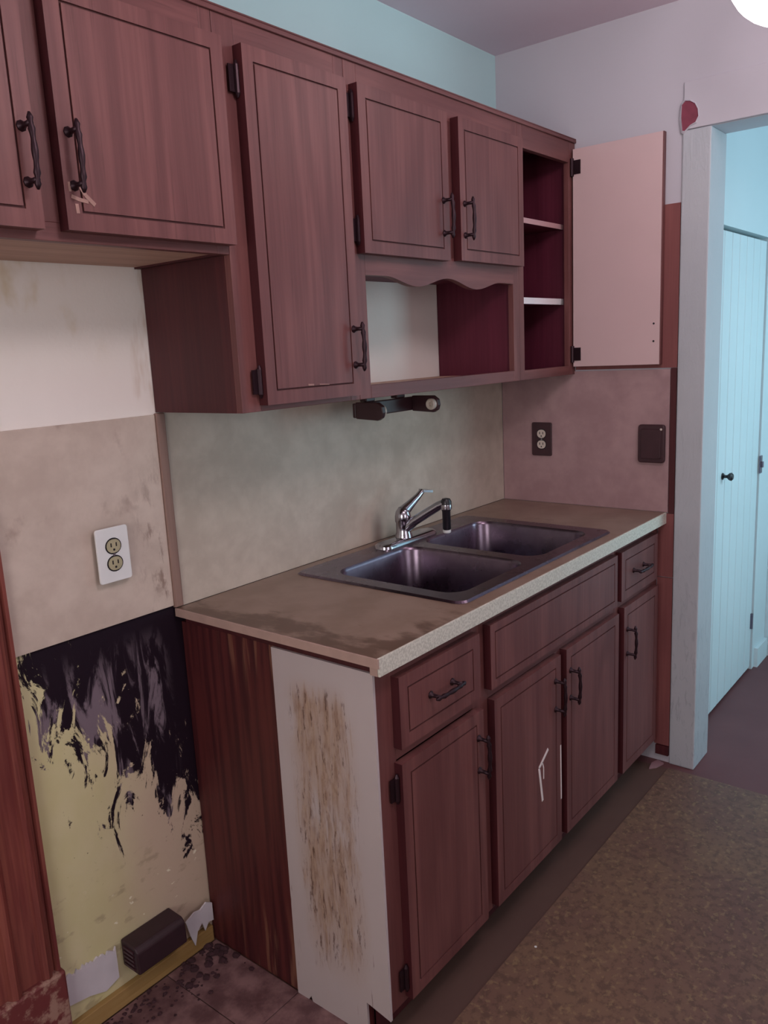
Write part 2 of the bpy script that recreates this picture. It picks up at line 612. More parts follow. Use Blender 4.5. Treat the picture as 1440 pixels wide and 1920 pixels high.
# painted post (jamb) of the opening and the board over it
struct('trim_1', bx(1.536, 1.69, -0.660, -0.747, 0.0, 2.112), M_post, bevel=0.004)
struct('trim_2', bx(1.536, XE, -0.662, -1.80, 2.114, 2.250), M_endw, bevel=0.002)
struct('trim_3', bx(1.536, 1.69, -1.69, -1.78, 0.0, 2.112), M_post, bevel=0.004)

# broken patch at the corner of the board
pts = [(-.657, 2.186), (-.668, 2.196), (-.682, 2.193), (-.697, 2.183), (-.706, 2.165), (-.708, 2.145), (-.700, 2.130), (-.684, 2.124), (-.668, 2.110), (-.660, 2.112), (-.656, 2.15)]
t = thing('wall_hole', 'ragged dark red hole in the wall above the white post', 'hole', (1.532, -0.68, 2.11))
bm = bmesh.new()
cen = (-0.682, 2.152)
inn = [Vector((1.5355, y, zz)) for y, zz in pts]
out = [Vector((1.5355, cen[0] + (y - cen[0]) * random.uniform(1.10, 1.28), cen[1] + (zz - cen[1]) * random.uniform(1.08, 1.2))) for y, zz in pts]
n = len(pts)
vi = [bm.verts.new(p) for p in inn]
vo = [bm.verts.new(p) for p in out]
vi2 = [bm.verts.new(p - Vector((0.004, 0, 0))) for p in inn]
for i in range(n):
    j = (i + 1) % n
    bm.faces.new((vo[i], vo[j], vi2[j], vi2[i]))
    bm.faces.new((vi2[i], vi2[j], vi[j], vi[i]))
obj('broken_rim', bm, M_endw, t)
bm = bmesh.new()
add_prism(bm, [(1.5352, y, zz) for y, zz in pts], (0.0006, 0, 0))
obj('exposed_backing', bm, plain('exposed_red_backing', (0.22, 0.045, 0.075), 0.8, var=0.35), t)

# ------------------------------------------------------------------ wall sheets and boards
o = obj('wall_panel', bx(-0.412, -0.016, -0.0005, -0.007, 0.922, 1.378), M_lam_l, bevel=0.001)
tag(o, 'dirty beige wall sheet around the white outlet', 'wall panel')
o = obj('backsplash', bx(0.010, 1.5385, -0.0005, -0.005, 0.9145, 1.386), M_lam_b, bevel=0.001)
tag(o, 'grey beige laminate backsplash behind the sink', 'backsplash')
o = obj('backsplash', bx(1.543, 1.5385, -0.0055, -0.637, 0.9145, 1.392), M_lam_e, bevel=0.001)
tag(o, 'laminate backsplash, pink dim light in its colour, with two dark wall plates', 'backsplash')
o = obj('batten', bx(-0.0155, 0.0095, -0.0005, -0.012, 0.916, 1.381), M_casing if False else wood('batten_wood', (0.16, 0.085, 0.07), (0.26, 0.165, 0.135), (0.32, 0.21, 0.17), 0.5), bevel=0.003)
tag(o, 'thin brown wooden batten between the two wall sheets', 'trim strip')
t = thing('wood_wall_cladding', 'red brown boards on the end wall beside the white post', 'wall boards', (1.54, -0.62, 0.066))
for z0, z1 in ((0.066, 0.686), (0.689, 0.911), (1.397, 1.905)):
    obj('board', bx(1.5435, 1.5375, -0.3045 if z0 > 1 else -0.606, -0.6585, z0, z1), M_board, t)
obj('board', bx(1.5435, 1.5375, -0.639, -0.6585, 0.912, 1.396), M_side, t)
obj('bottom_strip', bx(1.5435, 1.530, -0.613, -0.6585, 0.030, 0.064), M_side, t)

# ------------------------------------------------------------------ cabinet pieces
def pull_mesh(horizontal):
    bm = bmesh.new()
    N = 14
    prof = [0.002, 0.0055, 0.0032, 0.006, 0.0045, 0.004, 0.0052, 0.0058, 0.0052, 0.004, 0.0045, 0.006, 0.0032, 0.0055, 0.002]
    pts = [(0, -0.026 - 0.004 * math.sin(math.pi * i / N), -0.056 + 0.112 * i / N) for i in range(N + 1)]
    add_tube(bm, pts, prof, 8)
    for s in (-1, 1):
        add_tube(bm, [(0, 0, s * 0.041), (0, -0.002, s * 0.041), (0, -0.004, s * 0.041), (0, -0.014, s * 0.041), (0, -0.028, s * 0.041)], [0.009, 0.008, 0.005, 0.0042, 0.005], 8)
    if horizontal:
        bmesh.ops.rotate(bm, verts=bm.verts, cent=(0, 0, 0), matrix=Matrix.Rotation(math.pi / 2, 3, 'Y'))
    bmesh.ops.recalc_face_normals(bm, faces=bm.faces)
    for f in bm.faces:
        f.smooth = True
    me = bpy.data.meshes.new('handle')
    bm.to_mesh(me)
    bm.free()
    me.materials.append(M_bronze)
    return me


PULL_V, PULL_H = pull_mesh(False), pull_mesh(True)


def pull(parent, x, y, z, horizontal=False):
    return link('handle', PULL_H if horizontal else PULL_V, parent, (x, y, z))


def hinge(parent, x, y, z):
    bm = bmesh.new()
    add_tube(bm, [(x, y - 0.004, z - 0.034), (x, y - 0.004, z - 0.026), (x, y - 0.004, z + 0.026), (x, y - 0.004, z + 0.034)], [0.002, 0.0055, 0.0055, 0.002], 8)
    add_box(bm, x - 0.018, x, y + 0.001, y - 0.0025, z - 0.025, z + 0.025)
    return obj('hinge', bm, M_bronze, parent)


def slab(parent, name, x0, x1, z0, z1, yf, th=0.0205, groove=0.028, mat=None):
    """door or drawer front: slab with a routed rectangular groove; front face at yf, back at yf+th"""
    mat = mat or M_oak
    if yf > -0.4:
        th = 0.0255
    bm = bmesh.new()
    g, w, d = groove, 0.004, 0.004
    add_box(bm, x0, x1, yf + d, yf + th, z0, z1)
    add_box(bm, x0, x0 + g, yf, yf + d, z0, z1)
    add_box(bm, x1 - g, x1, yf, yf + d, z0, z1)
    add_box(bm, x0 + g, x1 - g, yf, yf + d, z0, z0 + g)
    add_box(bm, x0 + g, x1 - g, yf, yf + d, z1 - g, z1)
    add_box(bm, x0 + g + w, x1 - g - w, yf, yf + d, z0 + g + w, z1 - g - w)
    o = obj(name, bm, mat, parent, mats=[M_groove])
    o.data.materials.append(M_side)                 # edges darkened to paint in the shade beside the doors
    for p in o.data.polygons:                       # bottom of the groove gets a darker colour
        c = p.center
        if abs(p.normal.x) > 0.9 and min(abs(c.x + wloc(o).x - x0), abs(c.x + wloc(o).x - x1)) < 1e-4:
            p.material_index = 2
        if p.normal.y < -0.9 and abs((c.y + wloc(o).y) - (yf + d)) < 1e-5:
            p.material_index = 1
    return o


YC = -0.300        # front of upper face frame
YD = -0.326        # front of upper doors
ZT, ZS, ZU = 2.152, 1.699, 1.383


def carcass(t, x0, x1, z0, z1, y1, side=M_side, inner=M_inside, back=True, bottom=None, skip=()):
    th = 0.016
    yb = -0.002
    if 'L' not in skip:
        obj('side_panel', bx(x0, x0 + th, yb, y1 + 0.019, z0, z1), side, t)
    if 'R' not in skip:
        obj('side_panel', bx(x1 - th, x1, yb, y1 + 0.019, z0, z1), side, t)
    if bottom != 'none':
        obj('bottom_panel', bx(x0 + th, x1 - th, yb, y1 + 0.019, z0 + 0.004, z0 + 0.02), bottom or inner, t)
    obj('top_panel', bx(x0 + th, x1 - th, yb, y1 + 0.019, z1 - 0.016, z1), inner, t)
    if back:
        obj('back_panel', bx(x0 + th, x1 - th, yb, yb - 0.005, z0 + 0.02, z1 - 0.016), inner, t)


def stile(t, x0, x1, z0, z1, y=YC):
    return obj('stile', bx(x0, x1, y, y + 0.019, z0, z1), M_oak, t, bevel=0.001)


def rail(t, x0, x1, z0, z1, y=YC):
    return obj('rail', bx(x0, x1, y, y + 0.019, z0, z1), M_oak_h, t, bevel=0.001)


# --- short double cabinet over the missing stove
X0, X1 = -0.800, -0.0095
t = thing('wall_cabinet', 'short upper wall cabinet with two doors over the empty stove space', 'cabinet', (-0.40, -0.15, ZS), 'upper wall cabinets')
carcass(t, X0, X1, ZS, ZT - 0.001, YC, bottom=M_under)
stile(t, X0, X0 + 0.03, ZS, ZT - 0.001)
stile(t, -0.425, -0.36, ZS + 0.03, ZT - 0.07)
stile(t, X1 - 0.03, X1, ZS, ZT - 0.001)
rail(t, X0 + 0.03, X1 - 0.03, ZS, ZS + 0.03)
rail(t, X0 + 0.03, X1 - 0.03, ZT - 0.07, ZT - 0.001)
d = slab(t, 'door', -0.785, -0.412, 1.713, 2.092, YD)
pull(d, -0.431, YD, 1.822)
d['label'] = 'cabinet door at the left picture edge'
d = slab(t, 'door', -0.371, -0.010, 1.715, 2.092, YD)
pull(d, -0.352, YD, 1.826)
DOOR_B = d

# --- tall narrow cabinet
X0, X1 = -0.0085, 0.368
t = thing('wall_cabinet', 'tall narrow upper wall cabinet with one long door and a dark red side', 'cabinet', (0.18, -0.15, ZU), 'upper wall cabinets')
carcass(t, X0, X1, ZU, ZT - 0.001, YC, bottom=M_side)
stile(t, X0, 0.045, ZU, ZT - 0.001)
stile(t, 0.335, X1, ZU, ZT - 0.001)
rail(t, 0.045, 0.335, ZU, ZU + 0.03)
rail(t, 0.045, 0.335, ZT - 0.07, ZT - 0.001)
d = slab(t, 'door', 0.040, 0.346, 1.396, 2.092, YD)
pull(d, 0.328, YD, 1.508)
DOOR_C = d
hinge(d, 0.037, YD + 0.020, 1.445)
hinge(d, 0.037, YD + 0.020, 2.03)

# --- two-door cabinet with an open niche below
X0, X1 = 0.369, 1.152
t = thing('wall_cabinet', 'upper wall cabinet with two small doors above an open scalloped niche', 'cabinet', (0.76, -0.15, ZU), 'upper wall cabinets')
obj('side_panel', bx(X0, X0 + 0.016, -0.002, YC + 0.019, ZU, ZT - 0.001), M_inside, t)
obj('side_panel', bx(X1 - 0.016, X1, -0.002, YC + 0.019, ZU, ZT - 0.001), M_inside, t)
obj('bottom_panel', bx(X0 + 0.016, X1 - 0.016, -0.002, YC + 0.019, ZU + 0.004, ZU + 0.02), M_under, t)
obj('shelf', bx(X0 + 0.016, X1 - 0.016, -0.002, YC + 0.019, 1.700, 1.716), M_inside, t)
obj('top_panel', bx(X0 + 0.016, X1 - 0.016, -0.002, YC + 0.019, ZT - 0.017, ZT - 0.001), M_inside, t)
stile(t, X0, 0.412, ZU, ZT - 0.001)
stile(t, 1.117, X1, ZU, ZT - 0.001)
stile(t, 0.735, 0.800, 1.735, ZT - 0.07)
rail(t, 0.412, 1.117, ZU, ZU + 0.032)
rail(t, 0.412, 1.117, ZT - 0.07, ZT - 0.001)
# scalloped valance
bm = bmesh.new()
N = 60
lo = []
for i in range(N + 1):
    u = i / N
    xx = 0.412 + (1.117 - 0.412) * u
    # flat ends, two deep lobes meeting at a raised middle
    s = 0.5 - 0.5 * math.cos(2 * math.pi * min(1, max(0, (u - 0.10) / 0.80)) * 2) if 0.10 < u < 0.90 else 0.0
    lo.append((xx, YC, 1.676 - 0.024 * s + 0.004 * math.sin(math.pi * u)))
add_prism(bm, lo + [(1.117, YC, 1.735), (0.412, YC, 1.735)], (0, 0.019, 0))
obj('valance', bm, M_oak_h, t)
d = slab(t, 'door', 0.384, 0.742, 1.723, 2.092, YD)
pull(d, 0.716, YD, 1.832)
hinge(d, 0.381, YD + 0.020, 1.775)
hinge(d, 0.381, YD + 0.020, 2.045)
d = slab(t, 'door', 0.795, 1.140, 1.727, 2.092, YD)
pull(d, 0.795 + 0.022, YD, 1.834)

# --- end cabinet with open door
X0, X1 = 1.1535, 1.5425
t = thing('wall_cabinet', 'upper wall cabinet standing open with two shelves and door swung out', 'cabinet', (1.345, -0.15, ZU), 'upper wall cabinets')
carcass(t, X0, X1, ZU, ZT - 0.001, YC, side=M_inside, bottom=M_side)
stile(t, X0, 1.182, ZU, ZT - 0.001)
stile(t, 1.497, X1, ZU, ZT - 0.001)
rail(t, 1.182, 1.497, ZU, ZU + 0.030)
rail(t, 1.182, 1.497, ZT - 0.075, ZT - 0.001)
s1 = obj('shelf', bx(X0 + 0.017, X1 - 0.017, -0.008, -0.262, 1.872, 1.886), M_inside, t)
obj('shelf_edge', bx(X0 + 0.017, X1 - 0.017, -0.2625, -0.265, 1.871, 1.887), M_shelfp, s1)
s2 = obj('shelf', bx(X0 + 0.017, X1 - 0.017, -0.008, -0.262, 1.624, 1.640), M_inside, t)
obj('shelf_edge', bx(X0 + 0.017, X1 - 0.017, -0.2625, -0.265, 1.622, 1.642), M_shelfw, s2)
bm = bmesh.new()
add_box(bm, 1.517, 1.536, -0.306, -0.611, 1.409, 2.120)
d = obj('door', bm, M_oak, t, bevel=0.001)
d['label'] = 'open cabinet door showing its pink white inner face'
obj('inner_face', bx(1.5152, 1.5169, -0.3062, -0.6075, 1.4095, 2.1195), M_melamine, d)
for zz in (1.540, 1.484):
    bm = bmesh.new()
    add_lathe(bm, (1.5151, -0.588, zz), (-1, 0, 0), [(0.0035, 0), (0.0035, 0.0006), (0.001, 0.0008)], 10)
    obj('screw_hole', bm, M_black, d)
for zz in (2.062, 1.452):
    bm = bmesh.new()
    add_box(bm, 1.5148, 1.512, -0.308, -0.334, zz - 0.022, zz + 0.022)
    add_box(bm, 1.5145, 1.511, -0.299, -0.310, zz - 0.028, zz + 0.028)
    add_tube(bm, [(1.509, -0.306, zz - 0.028), (1.509, -0.306, zz + 0.028)], 0.006, 8)
    obj('hinge', bm, M_bronze, d)

bm = bx(-0.80, 1.543, YC - 0.006, YC - 0.0005, ZT - 0.010, ZT)
add_box(bm, -0.80, 1.543, YC - 0.006, YC + 0.02, ZT, ZT + 0.004)
o = obj('cabinet_top_moulding', bm, M_oak_h, bevel=0.002)
tag(o, 'dark wooden strip along the top edge of the upper cabinets', 'moulding')

# ------------------------------------------------------------------ base cabinets
YB = -0.603
YBD = -0.624
ZC = 0.876
ZK = 0.085
LINES = []


def base_unit(label, x0, x1):
    return thing('base_cabinet', label, 'cabinet', ((x0 + x1) / 2, -0.3, 0), 'base cabinets under the worktop')


def base_frame(t, x0, x1, left=0.03, right=0.03, midz=0.675):
    stile(t, x0, x0 + left, ZK, ZC, YB)
    stile(t, x1 - right, x1, ZK, ZC, YB)
    rail(t, x0 + left, x1 - right, ZK, ZK + 0.035, YB)
    rail(t, x0 + left, x1 - right, ZC - 0.03, ZC, YB)
    rail(t, x0 + left, x1 - right, midz - 0.015, midz + 0.018, YB)
    obj('bottom_panel', bx(x0 + 0.016, x1 - 0.016, -0.01, YB + 0.019, ZK, ZK + 0.016), M_inside, t)
    obj('back_panel', bx(x0 + 0.016, x1 - 0.016, -0.004, -0.009, ZK, ZC), M_inside, t)
    obj('toe_kick', bx(x0 + 0.016, x1 - 0.001, -0.545, -0.557, 0.004, ZK - 0.001), M_side, t)


A0, A1 = 0.004, 0.396
t = base_unit('base cabinet with one drawer and door beside the stained white end panel', A0, A1)
base_frame(t, A0, A1, 0.062, 0.035)
bm = bmesh.new()
add_box(bm, A0, A0 + 0.016, -0.003, YB + 0.019, ZK, ZC)
add_box(bm, A0, A0 + 0.016, -0.003, -0.541, 0.002, ZK)
obj('side_panel', bm, M_baseside, t)
obj('side_panel', bx(A1 - 0.016, A1, -0.003, YB + 0.019, ZK, ZC), M_inside, t)
bm = bmesh.new()
# white end panel with toe notch and a ragged foot
poly = [(-0.322, 0.893), (-0.6085, 0.893), (-0.6085, 0.078), (-0.560, 0.088), (-0.541, 0.092), (-0.541, 0.001), (-0.42, 0.001), (-0.40, 0.004), (-0.372, 0.001), (-0.366, 0.016), (-0.358, 0.004), (-0.322, 0.003)]
poly = [(y, min(zz, 0.8755)) for y, zz in poly]
add_prism(bm, [(-0.003, y, zz) for y, zz in poly], (0.0065, 0, 0))
d = obj('end_panel', bm, M_endpanel, t)
d['label'] = 'white end panel with brown mould streaks'
d = slab(t, 'drawer', 0.060, 0.366, 0.690, 0.848, YBD)
pull(d, 0.208, YBD, 0.772, True)
d = slab(t, 'door', 0.058, 0.374, 0.098, 0.658, YBD)
pull(d, 0.350, YBD, 0.552)
hinge(d, 0.053, YBD + 0.016, 0.602)
hinge(d, 0.053, YBD + 0.016, 0.150)

B0, B1 = 0.397, 1.177
t = base_unit('wide sink base cabinet with false front and two doors', B0, B1)
base_frame(t, B0, B1, 0.03, 0.03)
stile(t, 0.757, 0.815, ZK + 0.035, 0.660, YB)
obj('side_panel', bx(B0, B0 + 0.016, -0.003, YB + 0.019, ZK, ZC), M_inside, t)
obj('side_panel', bx(B1 - 0.016, B1, -0.003, YB + 0.019, ZK, ZC), M_inside, t)
d = slab(t, 'false_front', 0.413, 1.155, 0.690, 0.852, YBD, groove=0.02)
d = slab(t, 'door', 0.424, 0.773, 0.100, 0.660, YBD)
pull(d, 0.741, YBD, 0.553)


def scratch(parent, path, w, yf=None, name='scratch', mat=None):
    yf = YBD if yf is None else yf
    for (x0, z0), (x1, z1) in zip(path[:-1], path[1:]):
        dv = Vector((x1 - x0, 0, z1 - z0))
        nn = Vector((-dv.z, 0, dv.x)).normalized() * w / 2
        a, b = Vector((x0, yf - 0.0002, z0)), Vector((x1, yf - 0.0002, z1))
        obj(name, add_prism(bmesh.new(), [a - nn, b - nn, b + nn, a + nn], (0, -0.0008, 0)), mat or M_scratch, parent)


M_chip = plain('bare_veneer', (0.34, 0.20, 0.17), 0.8, var=0.3)
for p_, w_ in (([(-0.360, 1.768), (-0.346, 1.764), (-0.330, 1.762)], 0.006), ([(-0.345, 1.790), (-0.334, 1.772), (-0.318, 1.758)], 0.007), ([(-0.352, 1.757), (-0.351, 1.742)], 0.006), ([(-0.362, 1.790), (-0.361, 1.775)], 0.004)):
    scratch(DOOR_B, p_, w_, YD, 'veneer_chip', M_chip)
scratch(DOOR_C, [(0.164, 1.431), (0.182, 1.430)], 0.004, YD, 'veneer_chip', M_chip)
scratch(DOOR_C, [(0.200, 1.430), (0.232, 1.428)], 0.002, YD, 'veneer_chip', M_chip)
scratch(d, [(0.694, 0.416), (0.642, 0.382), (0.660, 0.278)], 0.009)
scratch(d, [(0.660, 0.392), (0.667, 0.372), (0.667, 0.340)], 0.004)
scratch(d, [(0.768, 0.395), (0.770, 0.230)], 0.005)
d = slab(t, 'door', 0.808, 1.168, 0.100, 0.662, YBD)
pull(d, 0.832, YBD, 0.553)
hinge(d, 1.171, YBD + 0.016, 0.60)

C0, C1 = 1.178, 1.541
t = base_unit('narrow base cabinet with drawer and door next to the end wall', C0, C1)
base_frame(t, C0, C1, 0.03, 0.055)
obj('side_panel', bx(C0, C0 + 0.016, -0.003, YB + 0.019, ZK, ZC), M_inside, t)
obj('side_panel', bx(C1 - 0.016, C1, -0.003, YB + 0.019, ZK, ZC), M_inside, t)
d = slab(t, 'drawer', 1.187, 1.488, 0.694, 0.852, YBD)
pull(d, 1.322, YBD, 0.774, True)
d = slab(t, 'door', 1.210, 1.500, 0.100, 0.668, YBD)
pull(d, 1.236, YBD, 0.550)

# ------------------------------------------------------------------ worktop with sink cut-out
SX0, SX1, SY0, SY1 = 0.372, 1.178, -0.075, -0.560
t = thing('worktop', 'brown laminate worktop with white front edge over the base cabinets', 'worktop', (0.77, -0.316, 0.876))
bm = bmesh.new()
WX0, WX1, WY = -0.010, 1.538, -0.628
add_box(bm, WX0, SX0, -0.006, WY, 0.895, 0.914)
add_box(bm, SX1, WX1, -0.006, WY, 0.895, 0.914)
add_box(bm, SX0, SX1, -0.006, SY0, 0.895, 0.914)
add_box(bm, SX0, SX1, SY1, WY, 0.895, 0.914)
obj('top', bm, M_top, t)
obj('front_edge', bx(WX0, WX1, WY - 0.0005, WY - 0.006, 0.8765, 0.9145), M_edge, t, bevel=0.001)
obj('end_edge', bx(WX0 - 0.0005, WX0 - 0.004, -0.006, WY - 0.006, 0.8945, 0.9142), M_edge_raw, t)
bm = bx(WX0, WX1, -0.609, WY, 0.8765, 0.8945)
obj('build_up_strip', bm, M_edge_raw, t)
obj('support_strip', bx(WX0 + 0.014, WX1 - 0.002, -0.02, -0.60, 0.8765, 0.8945) if False else bx(0.004, 0.02, -0.02, -0.60, 0.8765, 0.8945), M_side, t)

# ------------------------------------------------------------------ sink
def rrect(x0, x1, y0, y1, r, seg=6):
    x0, x1 = sorted((x0, x1))
    y0, y1 = sorted((y0, y1))
    P = []
    for cx, cy, a0 in ((x1 - r, y1 - r, 0), (x0 + r, y1 - r, 90), (x0 + r, y0 + r, 180), (x1 - r, y0 + r, 270)):
        for i in range(seg + 1):
            a = math.radians(a0 + 90 * i / seg)
            P.append((cx + r * math.cos(a), cy + r * math.sin(a)))
    return P


def bridge(bm, A, B):
    n = len(A)
    for i in range(n):
        bm.faces.new((A[i], A[(i + 1) % n], B[(i + 1) % n], B[i]))


t = thing('kitchen_sink', 'double bowl stainless steel sink set into the worktop', 'sink', (0.77, -0.318, 0.914))
bowls = [(0.398, 0.744, -0.142, -0.545), (0.792, 1.140, -0.142, -0.545)]
bm = bmesh.new()
zr = 0.9195
loops = []
o1 = [bm.verts.new((x, y, 0.9148)) for x, y in rrect(0.349, 1.196, -0.045, -0.592, 0.03)]
o2 = [bm.verts.new((x, y, zr)) for x, y in rrect(0.355, 1.190, -0.051, -0.586, 0.026)]
bridge(bm, o1, o2)
edges = [bm.edges.get((o2[i], o2[(i + 1) % len(o2)])) for i in range(len(o2))]
for b in bowls:
    l = [bm.verts.new((x, y, zr)) for x, y in rrect(*b, 0.055, 8)]
    es = [bm.edges.new((l[i], l[(i + 1) % len(l)])) for i in range(len(l))]
    edges += es
bmesh.ops.triangle_fill(bm, use_beauty=True, edges=edges)
obj('sink_deck', bm, M_steel, t)
for b in bowls:
    x0, x1, y0, y1 = b
    bm = bmesh.new()
    prev = None
    for dz, ins, r in ((0, 0, 0.055), (-0.004, 0.003, 0.053), (-0.010, 0.005, 0.052), (-0.13, 0.012, 0.05), (-0.155, 0.018, 0.048), (-0.170, 0.034, 0.04), (-0.175, 0.06, 0.03), (-0.178, 0.13, 0.02)):
        ring = [bm.verts.new((x, y, zr + dz)) for x, y in rrect(x0 + ins, x1 - ins, y0 - ins, y1 + ins, r, 8)]
        if prev:
            bridge(bm, prev, ring)
        prev = ring
    bm.faces.new(prev)
    obj('basin', bm, M_steel, t, smooth=True)
    bm = bmesh.new()
    add_lathe(bm, ((x0 + x1) / 2, (y0 + y1) / 2, zr - 0.1775), (0, 0, 1), [(0.045, 0), (0.045, 0.003), (0.034, 0.003), (0.03, 0.001)], 20)
    obj('drain', bm, M_chrome, t, smooth=True)

# ------------------------------------------------------------------ faucet
t = thing('faucet', 'chrome single lever kitchen faucet on the sink', 'faucet', (0.785, -0.096, 0.9195))
bm = bmesh.new()
prev = None
for dz, ins in ((0.0003, 0), (0.008, 0.001), (0.013, 0.006), (0.015, 0.014)):
    ring = [bm.verts.new((x, y, 0.9195 + dz)) for x, y in rrect(0.655 + ins, 0.925 - ins, -0.066 - ins, -0.128 + ins, 0.0165 if ins > 0.01 else 0.026, 8)]
    if prev:
        bridge(bm, prev, ring)
    prev = ring
bm.faces.new(prev)
obj('deck_plate', bm, M_chrome, t, smooth=True)
bx0, by0 = 0.778, -0.097
bm = bmesh.new()
add_lathe(bm, (bx0, by0, 0.933), (0, 0, 1), [(0.027, 0), (0.0255, 0.010), (0.023, 0.016), (0.0225, 0.045), (0.025, 0.050), (0.025, 0.066), (0.022, 0.080), (0.015, 0.090), (0.004, 0.094)], 24)
obj('body', bm, M_chrome, t, smooth=True)
bm = bmesh.new()
add_tube(bm, [(bx0, by0 - 0.012, 0.962), (bx0 + 0.006, -0.135, 0.985), (bx0 + 0.016, -0.18, 1.014), (bx0 + 0.024, -0.215, 1.036), (bx0 + 0.027, -0.232, 1.043)], [0.0150, 0.0145, 0.014, 0.0135, 0.0135], 14)
obj('spout', bm, M_chrome, t, smooth=True)
bm = bmesh.new()
sx, sy = bx0 + 0.029, -0.238
add_lathe(bm, (sx, sy, 0.958), (0, 0, 1), [(0.010, 0.006), (0.0125, 0.010), (0.0125, 0.062), (0.014, 0.066), (0.016, 0.075), (0.0165, 0.092), (0.012, 0.100), (0.003, 0.102)], 18)
sp = obj('spray_head', bm, M_black, t, smooth=True)
bm = bmesh.new()
add_lathe(bm, (sx, sy, 0.955), (0, 0, 1), [(0.0105, 0), (0.012, 0.002), (0.012, 0.0085), (0.010, 0.009)], 18)
obj('aerator', bm, M_whitep, sp, smooth=True)
bm = bmesh.new()
add_lathe(bm, (sx, sy, 1.027), (0, 0, 1), [(0.0170, 0), (0.0172, 0.004), (0.0172, 0.010), (0.0168, 0.014)], 18)
obj('collar', bm, M_chrome, sp, smooth=True)
bm = bmesh.new()
add_tube(bm, [(bx0, by0, 1.010), (bx0 + 0.030, -0.100, 1.026), (bx0 + 0.068, -0.104, 1.046), (bx0 + 0.092, -0.106, 1.062)], [0.020, 0.015, 0.0105, 0.009], 12)
add_prism(bm, [(bx0 + 0.086, -0.096, 1.062), (bx0 + 0.082, -0.118, 1.060), (bx0 + 0.118, -0.128, 1.054), (bx0 + 0.120, -0.104, 1.056)], (0.002, 0, 0.007))
obj('lever', bm, M_chrome, t, smooth=True)

# ------------------------------------------------------------------ paper towel holder under the niche
t = thing('paper_towel_holder', 'dark brown empty paper towel holder under the upper cabinet', 'towel holder', (0.68, -0.14, 1.33))
bm = bx(0.553, 0.826, -0.112, -0.124, 1.318, 1.358)
add_box(bm, 0.60, 0.64, -0.10, -0.124, 1.358, 1.3865)
add_box(bm, 0.74, 0.78, -0.10, -0.124, 1.358, 1.3865)
obj('bar', bm, M_brownp, t, bevel=0.003)
for xx in (0.553, 0.812):
    poly = [(-0.124, 1.361), (-0.200, 1.361), (-0.216, 1.350), (-0.219, 1.334), (-0.214, 1.320), (-0.200, 1.312), (-0.124, 1.316)]
    a = obj('arm', add_prism(bmesh.new(), [(xx, y, zz) for y, zz in poly], (0.014, 0, 0)), M_brownp, t, bevel=0.002)
    s = -1 if xx > 0.7 else 1
    bm = bmesh.new()
    cx = xx if s < 0 else xx + 0.014
    add_lathe(bm, (cx, -0.198, 1.3365), (s, 0, 0), [(0.0165, 0.0002), (0.0165, 0.010), (0.013, 0.014), (0.006, 0.012), (0.004, 0.006)], 20)
    obj('hub', bm, M_cream, a, smooth=True)

# ------------------------------------------------------------------ outlets and wall plates
def outlet(name, label, plate_mat, rec_mat, C, axis, w, h, tilt=0.0, proud=0.0):
    """axis 'y': on the back wall facing -y; 'x': on the end wall facing -x"""
    t = thing(name, label, 'outlet', C)

    def P(u, v, d):
        return (C[0] + u, C[1] - d, C[2] + v) if axis == 'y' else (C[0] - d, C[1] - u, C[2] + v)

    def rr(bm, cu, cv, w, h, r, d0, d1):
        pl = [(cu + a, cv + b) for a, b in rrect(-w / 2, w / 2, -h / 2, h / 2, r, 4)]
        add_prism(bm, [P(u, v, d0) for u, v in pl], Vector(P(0, 0, d1)) - Vector(P(0, 0, d0)))
    bm = bmesh.new()
    rr(bm, 0, 0, w, h, 0.006, 0.0004 + proud, 0.006 + proud)
    pl = obj('cover_plate', bm, plate_mat, t, bevel=0.0015)
    if proud:
        bm = bmesh.new()
        rr(bm, 0, 0, w * 0.7, h * 0.85, 0.003, 0.0004, proud + 0.0003)
        obj('junction_box', bm, M_black, t)
    if rec_mat:
        for s in (-1, 1):
            bm = bmesh.new()
            rr(bm, 0, s * 0.0195, 0.034, 0.030, 0.0145, 0.0062 + proud, 0.0085 + proud)
            rc = obj('receptacle', bm, rec_mat, t)
            bm = bmesh.new()
            for du in (-0.0065, 0.0065):
                rr(bm, du, s * 0.0195 + 0.003, 0.0028, 0.009, 0.0008, 0.0086 + proud, 0.0090 + proud)
            rr(bm, 0, s * 0.0195 - 0.008, 0.005, 0.005, 0.002, 0.0086 + proud, 0.0090 + proud)
            obj('slots', bm, M_black, rc)
            bm = bmesh.new()
            for a in range(20):
                a0, a1 = 2 * math.pi * a / 20, 2 * math.pi * (a + 1) / 20
                q = [(0.0165 * math.cos(a0), 0.0150 * math.sin(a0)), (0.0165 * math.cos(a1), 0.0150 * math.sin(a1)), (0.0200 * math.cos(a1), 0.0185 * math.sin(a1)), (0.0200 * math.cos(a0), 0.0185 * math.sin(a0))]
                add_prism(bm, [P(u, v + s * 0.0195, 0.0063 + proud) for u, v in q], Vector(P(0, 0, 0.0070)) - Vector(P(0, 0, 0.0063)))
            obj('recess', bm, M_black, rc)
    bm = bmesh.new()
    rr(bm, 0, 0, 0.006, 0.006, 0.0028, 0.0061 + proud, 0.0072 + proud)
    obj('screw', bm, M_chrome, t)
    return t


